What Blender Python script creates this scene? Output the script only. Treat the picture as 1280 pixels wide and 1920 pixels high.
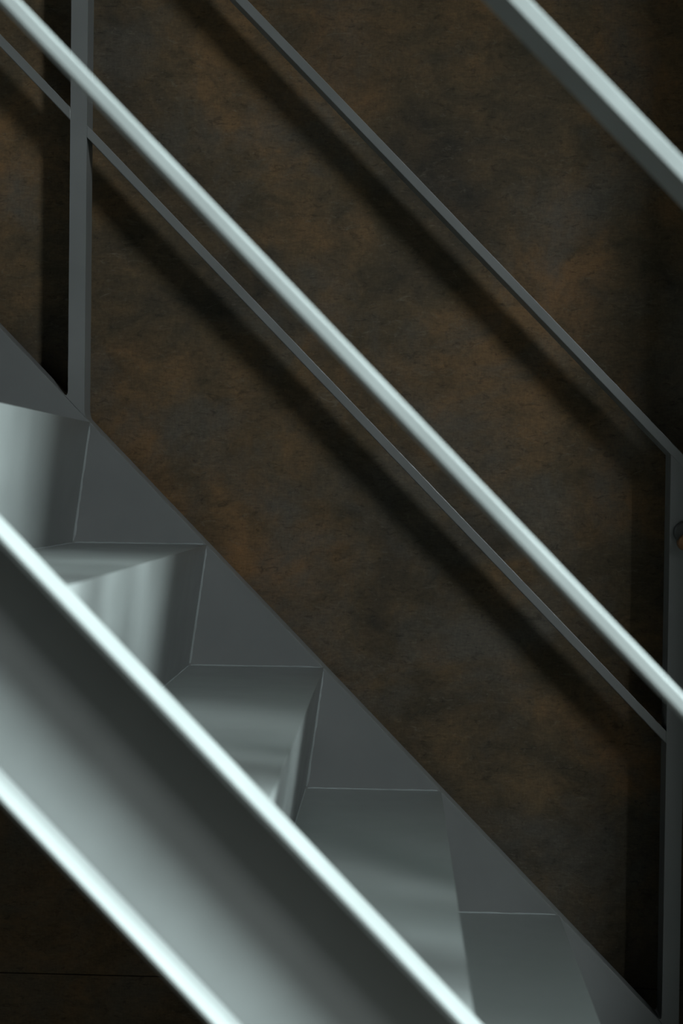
import bpy, bmesh, math, random
from mathutils import Vector, Matrix

for o in list(bpy.data.objects):
    bpy.data.objects.remove(o, do_unlink=True)
SC = bpy.context.scene
COL = SC.collection

# ------------------------------------------------------------------ dimensions (metres)
RISE, RUN, LEAN = 0.200, 0.1956, 0.0278      # step rise, run and how far a riser leans back
NX0, NZ0 = -0.5071, 1.80                      # nosing of the step at the left post
ZC = NZ0 - 0.1038                             # eye height of the camera
SLOPE = RISE / RUN
WID = 0.9952                                  # clear width between the two stringers
FLN, FLF = 0.0600, 0.0449                     # flange depth of the near and the far channel
CH, FT = 0.2475, 0.0119                       # channel height and flange thickness, measured vertically
POSTW = 0.0276
WALL_Y = 0.085

def top_z(x):                                 # upper edge of the stringers
    return NZ0 - (x - NX0) * SLOPE

# ------------------------------------------------------------------ camera
YAW, PITCH, ROLL = 0.0384, 0.0168, 0.0122
right = Vector((math.cos(YAW), math.sin(YAW), 0))
fwd = Vector((-math.sin(YAW), math.cos(YAW), 0))
up = Vector((0, 0, 1))
f2 = fwd * math.cos(PITCH) - up * math.sin(PITCH)
u2 = up * math.cos(PITCH) + fwd * math.sin(PITCH)
r3 = right * math.cos(ROLL) + u2 * math.sin(ROLL)
u3 = u2 * math.cos(ROLL) - right * math.sin(ROLL)
cam = bpy.data.cameras.new('camera')
cam.sensor_fit = 'VERTICAL'
cam.sensor_height = 36.0
cam.sensor_width = 24.0
cam.lens = 2667.0 * 36.0 / 1920.0
cam.clip_start = 0.05
cam.dof.use_dof = True
cam.dof.focus_distance = 2.34
cam.dof.aperture_fstop = 3.4
camo = bpy.data.objects.new('camera', cam)
COL.objects.link(camo)
M = Matrix.Identity(4)
for i in range(3):
    M[i][0], M[i][1], M[i][2] = r3[i], u3[i], -f2[i]
M[0][3], M[1][3], M[2][3] = 0.0, -2.335, ZC
camo.matrix_world = M
SC.camera = camo

# ------------------------------------------------------------------ world, lights, exposure
w = bpy.data.worlds.new('world')
SC.world = w
w.use_nodes = True
bg = w.node_tree.nodes['Background']
bg.inputs[0].default_value = (0.62, 0.56, 0.50, 1)
bg.inputs[1].default_value = 0.008

def area_light(name, loc, target, sx, sy, power, color, spread=math.pi):
    l = bpy.data.lights.new(name, 'AREA')
    l.shape = 'RECTANGLE'
    l.size, l.size_y = sx, sy
    l.energy = power
    l.color = color
    l.spread = spread
    o = bpy.data.objects.new(name, l)
    COL.objects.link(o)
    o.location = loc
    d = Vector(target) - Vector(loc)
    o.rotation_euler = d.to_track_quat('-Z', 'Y').to_euler()
    return o

# unseen tall window at front right, in two parts, plus two added fill lamps
area_light('window_low', (3.42, -4.9, 4.75), (0, 0, 4.75), 0.45, 2.5, 225, (0.89, 1.0, 1.02))
area_light('window_high', (3.42, -4.9, 10.4), (1.2, -2.2, 5.0), 0.45, 3.6, 700, (0.78, 1.0, 0.99))
area_light('fill_top', (1.3, -1.75, 5.0), (1.3, -1.75, 0.0), 3.0, 0.5, 200, (0.78, 1.0, 0.98))  # added lamp from above, brightens the near rails and flange tops
area_light('fill_side', (9.0, -3.5, 4.1), (0.0, -1.1, 1.3), 4.0, 2.6, 10000, (0.79, 0.99, 1.0))  # added lamp from the far right for the flange tops and risers

SC.view_settings.view_transform = 'Standard'
SC.view_settings.look = 'None'
SC.view_settings.exposure = 0.0
SC.view_settings.gamma = 1.0
SC.view_settings.use_curve_mapping = False

# ------------------------------------------------------------------ materials
def new_mat(name):
    m = bpy.data.materials.new(name)
    m.use_nodes = True
    nt = m.node_tree
    return m, nt, nt.nodes['Principled BSDF']

def N(nt, kind, **kw):
    n = nt.nodes.new(kind)
    for k, v in kw.items():
        setattr(n, k, v)
    return n

def ramp(nt, stops):
    r = N(nt, 'ShaderNodeValToRGB')
    el = r.color_ramp.elements
    while len(el) < len(stops):
        el.new(0.5)
    for e, (p, c) in zip(el, stops):
        e.position = p
        e.color = (c[0], c[1], c[2], 1) if not isinstance(c, (int, float)) else (c, c, c, 1)
    return r

def noise(nt, vec, scale, detail=6, rough=0.6, dist=0.0):
    n = N(nt, 'ShaderNodeTexNoise')
    n.inputs['Scale'].default_value = scale
    n.inputs['Detail'].default_value = detail
    n.inputs['Roughness'].default_value = rough
    n.inputs['Distortion'].default_value = dist
    nt.links.new(vec, n.inputs['Vector'])
    return n

def mapping(nt, vec, scale, loc=(0, 0, 0)):
    m = N(nt, 'ShaderNodeMapping')
    m.inputs['Scale'].default_value = scale
    m.inputs['Location'].default_value = loc
    nt.links.new(vec, m.inputs['Vector'])
    return m.outputs[0]

def mix(nt, kind, a, b, fac):
    m = N(nt, 'ShaderNodeMix', data_type='RGBA', blend_type=kind)
    for v, i in ((fac, 0), (a, 6), (b, 7)):
        if hasattr(v, 'links') or isinstance(v, bpy.types.NodeSocket):
            nt.links.new(v, m.inputs[i])
        elif isinstance(v, (int, float)):
            m.inputs[i].default_value = v
        else:
            m.inputs[i].default_value = (*v, 1)
    return m.outputs[2]

def paint_material(name, base, rough):
    m, nt, b = new_mat(name)
    tc = N(nt, 'ShaderNodeTexCoord')
    v = tc.outputs['Object']
    n1 = noise(nt, v, 9, 4, 0.55)
    lo = tuple(c * 0.93 for c in base)
    hi = tuple(c * 1.05 for c in base)
    r = ramp(nt, [(0.3, lo), (0.7, hi)])
    nt.links.new(n1.outputs['Fac'], r.inputs[0])
    nt.links.new(r.outputs[0], b.inputs['Base Color'])
    rr = ramp(nt, [(0.3, rough - 0.05), (0.7, rough + 0.06)])
    nt.links.new(n1.outputs['Fac'], rr.inputs[0])
    nt.links.new(rr.outputs[0], b.inputs['Roughness'])
    b.inputs['Specular IOR Level'].default_value = 0.5
    n2 = noise(nt, v, 420, 2, 0.5)
    bp = N(nt, 'ShaderNodeBump')
    bp.inputs['Strength'].default_value = 0.04
    bp.inputs['Distance'].default_value = 0.001
    nt.links.new(n2.outputs['Fac'], bp.inputs['Height'])
    nt.links.new(bp.outputs[0], b.inputs['Normal'])
    return m

PAINT = paint_material('grey_steel_paint', (0.125, 0.125, 0.123), 0.42)
WELD = paint_material('painted_weld', (0.175, 0.183, 0.184), 0.45)

def wall_material():
    m, nt, b = new_mat('weathered_brown_panel')
    tc = N(nt, 'ShaderNodeTexCoord')
    v = tc.outputs['Object']
    big = noise(nt, mapping(nt, v, (1, 1, 1), (9.9, 0, 2.2)), 2.6, 5, 0.6, 0.4)
    mid = noise(nt, mapping(nt, v, (1, 1, 1.5), (0.4, 0, 5.2)), 12, 8, 0.72, 0.6)
    r1 = ramp(nt, [(0.30, (0.030, 0.024, 0.017)), (0.46, (0.062, 0.043, 0.023)),
                   (0.58, (0.100, 0.059, 0.027)), (0.72, (0.146, 0.078, 0.033))])
    nt.links.new(big.outputs['Fac'], r1.inputs[0])
    r2 = ramp(nt, [(0.30, (0.52, 0.58, 0.62)), (0.5, (0.95, 0.95, 0.95)), (0.72, (1.42, 1.30, 1.16))])
    nt.links.new(mid.outputs['Fac'], r2.inputs[0])
    c = mix(nt, 'MULTIPLY', r1.outputs[0], r2.outputs[0], 1.0)
    # cool grey worn patches
    gr = noise(nt, mapping(nt, v, (1, 1, 1), (14.9, 0, 4.2)), 4.2, 6, 0.65, 0.5)
    rg = ramp(nt, [(0.48, 0.0), (0.66, 0.75)])
    nt.links.new(gr.outputs['Fac'], rg.inputs[0])
    c = mix(nt, 'MIX', c, (0.066, 0.058, 0.047), rg.outputs[0])
    # woven grain: short horizontal and vertical dashes
    hs = noise(nt, mapping(nt, v, (85, 1, 270)), 1.0, 5, 0.7)
    vs = noise(nt, mapping(nt, v, (270, 1, 85), (7, 0, 3)), 1.0, 5, 0.7)
    rh = ramp(nt, [(0.30, 0.78), (0.5, 1.0), (0.72, 1.28)])
    rv = ramp(nt, [(0.30, 0.84), (0.5, 1.0), (0.72, 1.18)])
    nt.links.new(hs.outputs['Fac'], rh.inputs[0])
    nt.links.new(vs.outputs['Fac'], rv.inputs[0])
    c = mix(nt, 'MULTIPLY', c, rh.outputs[0], 0.85)
    c = mix(nt, 'MULTIPLY', c, rv.outputs[0], 0.85)
    # dark worn flecks
    fl = noise(nt, mapping(nt, v, (1, 1, 2.2), (2, 0, 9)), 46, 5, 0.7, 1.0)
    rf = ramp(nt, [(0.34, 0.45), (0.44, 1.0)])
    nt.links.new(fl.outputs['Fac'], rf.inputs[0])
    c = mix(nt, 'MULTIPLY', c, rf.outputs[0], 0.7)
    # pale scuffs
    sc = noise(nt, mapping(nt, v, (1, 1, 2.6), (6, 0, 1)), 30, 7, 0.75, 1.6)
    rs = ramp(nt, [(0.57, 0.0), (0.72, 0.55)])
    nt.links.new(sc.outputs['Fac'], rs.inputs[0])
    c = mix(nt, 'MIX', c, (0.125, 0.105, 0.078), rs.outputs[0])
    nt.links.new(c, b.inputs['Base Color'])
    b.inputs['Roughness'].default_value = 0.75
    b.inputs['Specular IOR Level'].default_value = 0.25
    bp = N(nt, 'ShaderNodeBump')
    bp.inputs['Strength'].default_value = 0.25
    bp.inputs['Distance'].default_value = 0.0015
    nt.links.new(hs.outputs['Fac'], bp.inputs['Height'])
    nt.links.new(bp.outputs[0], b.inputs['Normal'])
    return m

WALL = wall_material()

def plain_material(name, base, rough, metal=0.0):
    m, nt, b = new_mat(name)
    tc = N(nt, 'ShaderNodeTexCoord')
    n = noise(nt, tc.outputs['Object'], 14, 6, 0.6)
    r = ramp(nt, [(0.3, tuple(c * 0.8 for c in base)), (0.7, tuple(c * 1.15 for c in base))])
    nt.links.new(n.outputs['Fac'], r.inputs[0])
    nt.links.new(r.outputs[0], b.inputs['Base Color'])
    b.inputs['Roughness'].default_value = rough
    b.inputs['Metallic'].default_value = metal
    return m

FLOOR = plain_material('dark_concrete', (0.045, 0.037, 0.029), 0.7)
JOINT = plain_material('dark_joint', (0.02, 0.018, 0.015), 0.9)
BRONZE = plain_material('brown_bronze', (0.22, 0.11, 0.05), 0.45, 0.6)
BLACK = plain_material('blackened_steel', (0.03, 0.03, 0.028), 0.5)

# ------------------------------------------------------------------ mesh helpers
def link(name, bm, mat, parent=None):
    bmesh.ops.recalc_face_normals(bm, faces=bm.faces)
    me = bpy.data.meshes.new(name)
    bm.to_mesh(me)
    bm.free()
    me.materials.append(mat)
    o = bpy.data.objects.new(name, me)
    COL.objects.link(o)
    o.parent = parent
    return o

def empty(name, loc, label=None, cat=None, group=None):
    o = bpy.data.objects.new(name, None)
    COL.objects.link(o)
    o.location = loc
    o.empty_display_size = 0.1
    if label:
        o['label'] = label
    if cat:
        o['category'] = cat
    if group:
        o['group'] = group
    return o

def prism(bm, poly, y0, y1, bevel=0.0, origin=(0, 0, 0)):
    """polygon in x, z pulled from y0 to y1"""
    ox, oy, oz = origin
    a = [bm.verts.new((x - ox, y0 - oy, z - oz)) for x, z in poly]
    b = [bm.verts.new((x - ox, y1 - oy, z - oz)) for x, z in poly]
    n = len(poly)
    fs = [bm.faces.new(a), bm.faces.new(b[::-1])]
    for i in range(n):
        fs.append(bm.faces.new((a[i], b[i], b[(i + 1) % n], a[(i + 1) % n])))
    if bevel > 0:
        es = {e for f in fs for e in f.edges}
        bmesh.ops.bevel(bm, geom=list(es), offset=bevel, segments=2, profile=0.5, affect='EDGES')

def box(bm, lo, hi):
    prism(bm, [(lo[0], lo[2]), (hi[0], lo[2]), (hi[0], hi[2]), (lo[0], hi[2])], lo[1], hi[1])

def bead(bm, p, q, rad, seed, origin, wob=0.18):
    """a weld bead: a slightly uneven tube"""
    rnd = random.Random(seed)
    p, q, og = Vector(p), Vector(q), Vector(origin)
    d = (q - p)
    n = max(6, int(d.length / 0.010))
    d.normalize()
    a = d.orthogonal().normalized()
    b = d.cross(a)
    rings = []
    for i in range(n + 1):
        t = i / n
        c = p.lerp(q, t) - og
        r = rad * (1 + rnd.uniform(-wob, wob))
        if i in (0, n):
            r *= 0.6
        rings.append([bm.verts.new(c + (a * math.cos(k * math.pi / 3) + b * math.sin(k * math.pi / 3)) * r)
                      for k in range(6)])
    for i in range(n):
        for k in range(6):
            bm.faces.new((rings[i][k], rings[i][(k + 1) % 6], rings[i + 1][(k + 1) % 6], rings[i + 1][k]))
    bm.faces.new(rings[0])
    bm.faces.new(rings[-1][::-1])

# ------------------------------------------------------------------ the setting
def structure(o):
    o['kind'] = 'structure'
    return o

bm = bmesh.new()
box(bm, (-4.0, WALL_Y + 0.004, 0.0), (4.0, WALL_Y + 0.20, 6.4))
wall = structure(link('wall_back', bm, JOINT))
SEAM = 0.852
xs = [-4.0, -1.35, 1.30, 4.0]
zs = [0.0, SEAM, 3.30, 6.4]
for i in range(3):
    for j in range(3):
        bm = bmesh.new()
        g = 0.0006
        prism(bm, [(xs[i] + g, zs[j] + g), (xs[i + 1] - g, zs[j] + g), (xs[i + 1] - g, zs[j + 1] - g),
                   (xs[i] + g, zs[j + 1] - g)], WALL_Y, WALL_Y + 0.004, 0.0008)
        link('wall_panel', bm, WALL, wall)

bm = bmesh.new()
box(bm, (-4.0, -8.0, -0.2), (4.0, WALL_Y + 0.20, 0.0))
structure(link('floor', bm, FLOOR))

# unseen sloping slab, added to shade the far side of the stairs
BLOCK_Y = -1.3
def block_z(x):
    return 3.75 - 0.55 * x
bm = bmesh.new()
prism(bm, [(-4.0, block_z(-4.0)), (4.0, block_z(4.0)), (4.0, block_z(4.0) + 0.3), (-4.0, block_z(-4.0) + 0.3)],
      BLOCK_Y, WALL_Y - 0.001)
structure(link('top_blocker', bm, FLOOR))

# unseen upright block, added to shade the wall's right part and inner treads
bm = bmesh.new()
box(bm, (1.095, -1.13, 0.0), (4.0, -0.95, 2.95))
structure(link('right_blocker', bm, FLOOR))

# ------------------------------------------------------------------ the staircase
K0, K1 = -6, 8                                 # steps that are built
XT = NX0 + K0 * RUN - 0.02                     # upper end of the stringers
XE = NX0 + K1 * RUN + 0.03                     # lower end, cut plumb on the floor
stair = empty('staircase', (NX0 + K1 * RUN, -WID / 2, 0.0),
              'grey painted steel staircase of folded plate treads between two channel stringers', 'staircase')
SO = tuple(stair.location)

def stringer(yweb0, yweb1, yf0, yf1):
    bm = bmesh.new()
    e = FT * 0.98
    xb2 = NX0 + (NZ0 - CH + e) / SLOPE
    prism(bm, [(XT, top_z(XT) - e), (XE, top_z(XE) - e), (XE, 0), (xb2, 0), (XT, top_z(XT) - CH + e)],
          yweb0, yweb1, 0, SO)
    s = link('stringer', bm, PAINT, stair)
    # flanges with a toe that is rounded off underneath
    sgn = 1 if yf1 > yweb1 else -1
    yt, yw = (yf1, yf0) if sgn > 0 else (yf0, yf1)
    for top in (0.0, -CH + FT):
        prof = [(yw, top - 0.0009), (yw + sgn * 0.0009, top), (yt, top), (yt, top - 0.30 * FT), (yt - sgn * 0.0022, top - 0.62 * FT),
                (yt - sgn * 0.0060, top - FT), (yw, top - FT)]
        bm = bmesh.new()
        xe = [XE if top == 0.0 else NX0 + (NZ0 + dz) / SLOPE for _, dz in prof]
        A = [bm.verts.new((XT - SO[0], y - SO[1], top_z(XT) + dz)) for y, dz in prof]
        B = [bm.verts.new((x - SO[0], y - SO[1], top_z(x) + dz)) for x, (y, dz) in zip(xe, prof)]
        bm.faces.new(A)
        bm.faces.new(B[::-1])
        for i in range(len(prof)):
            j = (i + 1) % len(prof)
            bm.faces.new((A[i], B[i], B[j], A[j]))
        link('flange', bm, PAINT, s)
    return s

far_s = stringer(0.0, 0.008, 0.0, FLF)
near_s = stringer(-WID - 0.008, -WID, -WID - FLN, -WID)

TH = 0.006
for k in range(K0, K1 + 1):
    xn, zn = NX0 + k * RUN, NZ0 - k * RISE
    xi = xn - RUN - LEAN
    mx, mz = xn - TH * 1.15, zn - TH           # mitre at the fold
    y0, y1 = -WID, 0.0
    bm = bmesh.new()
    prism(bm, [(xi, zn), (xn, zn), (mx, mz), (xi, mz)], y0, y1, 0, SO)
    t = link('tread', bm, PAINT, stair)
    bm = bmesh.new()
    zb = max(zn - RISE, 0.0)
    prism(bm, [(xn, zn), (xn - LEAN, zb), (xn - LEAN - TH, zb), (mx, mz)], y0, y1, 0, SO)
    r = link('riser', bm, PAINT, stair)
    # welds along the far stringer and in the inner corner
    bm = bmesh.new()
    bead(bm, (xn - 0.002, -0.0004, zn - 0.006), (xn - LEAN + 0.001, -0.0004, zb + 0.004), 0.0036, k * 7 + 1, SO)
    link('weld_bead', bm, WELD, r)
    bm = bmesh.new()
    bead(bm, (xi + 0.004, -0.0002, zn + 0.0004), (xn - 0.006, -0.0002, zn + 0.0004), 0.0021, k * 7 + 2, SO)
    link('weld_bead', bm, WELD, t)
    bm = bmesh.new()
    bead(bm, (xi, -WID + 0.01, zn), (xi, -0.004, zn), 0.0012, k * 7 + 3, SO, 0.1)
    link('weld_bead', bm, WELD, t)

# ------------------------------------------------------------------ the two railings
def railing(y0, y1, hm, ht, label, edge):
    tau_t, tau_m = 0.0211, 0.0203
    xp = [NX0 + K0 * RUN - 0.02, -0.5445, 0.4454, XE - POSTW]
    base = (xp[-1], (y0 + y1) / 2, top_z(xp[-1]))
    rail = empty('stair_railing', base, label, 'railing')
    for x in xp:
        bm = bmesh.new()
        xr = x + POSTW
        # small weld fillets where the post grows out of the stringer
        f = 0.010
        n = 4
        lf = []
        for i in range(n + 1):
            a = i / n
            lf.append((x - f * 0.9 * (1 - a) ** 2, top_z(x) + f * 0.9 * SLOPE * (1 - a) ** 2 + f * 1.4 * a ** 2))
        rf = []
        for i in range(n + 1):
            a = i / n
            rf.append((xr + 0.004 * (1 - a) ** 2, top_z(xr + 0.004 * (1 - a) ** 2) + 0.018 * a ** 2))
        poly = ([(x, top_z(x))] + [(xr, top_z(xr))] + rf[:] +
                [(xr, top_z(xr) + ht - tau_t - 0.0004), (x, top_z(x) + ht - tau_t - 0.0004)] + lf[::-1])
        clean = []
        for p in poly:
            if not clean or (abs(p[0] - clean[-1][0]) + abs(p[1] - clean[-1][1])) > 1e-5:
                clean.append(p)
        clean = [(px, pz + 0.0004) for px, pz in clean]   # a hair above the stringer it is welded to
        prism(bm, clean, y0, y1, 0, base)
        link('post', bm, PAINT, rail)
    for a, b in zip(xp[:-1], xp[1:]):
        a2 = a + POSTW
        bm = bmesh.new()
        prism(bm, [(a2, top_z(a2) + hm), (b, top_z(b) + hm), (b, top_z(b) + hm - tau_m), (a2, top_z(a2) + hm - tau_m)],
              y0, y1, edge, base)
        link('middle_rail', bm, PAINT, rail)
    a, b = xp[0], xp[-1] + POSTW
    bm = bmesh.new()
    prism(bm, [(a, top_z(a) + ht), (b, top_z(b) + ht), (b, top_z(b) + ht - tau_t), (a, top_z(a) + ht - tau_t)],
          y0, y1, 0.0012, base)
    link('top_rail', bm, PAINT, rail)
    return rail

railing(0.0, FLF, 0.4795, 0.9522, 'sharp dark grey flat bar railing with posts along the brown wall', 0.0010)
railing(-WID - FLN, -WID, 0.4987, 0.9684, 'blurred pale grey flat bar railing closest to the viewer', 0.0022)

# ------------------------------------------------------------------ the round fitting on the right-hand post
def disc(bm, c, rad, y0, y1, og, seg=28, rim=0.15):
    prof = [(0.0, y0), (rad * (1 - rim), y0), (rad, y0 + (y1 - y0) * 0.25), (rad, y1)]
    rings = []
    for r, y in prof:
        if r == 0:
            rings.append([bm.verts.new((c[0] - og[0], y - og[1], c[1] - og[2]))])
        else:
            rings.append([bm.verts.new((c[0] + r * math.cos(2 * math.pi * k / seg) - og[0], y - og[1],
                                        c[1] + r * math.sin(2 * math.pi * k / seg) - og[2])) for k in range(seg)])
    for k in range(seg):
        k2 = (k + 1) % seg
        bm.faces.new((rings[0][0], rings[1][k], rings[1][k2]))
        for a, b in ((1, 2), (2, 3)):
            bm.faces.new((rings[a][k], rings[a][k2], rings[b][k2], rings[b][k]))
    bm.faces.new(rings[3])

kx, kz = 0.4693, ZC - 0.065
kn = empty('round_knob', (kx, 0, kz), 'small round brown knob on a dark disc fixed to the right post', 'knob')
KO = tuple(kn.location)
bm = bmesh.new()
disc(bm, (kx, kz), 0.0182, -0.010, 0.0, KO)
link('back_plate', bm, BLACK, kn)
bm = bmesh.new()
disc(bm, (kx + 0.0006, kz - 0.0165), 0.0135, -0.026, -0.002, KO, 24, 0.35)
link('knob_head', bm, BRONZE, kn)
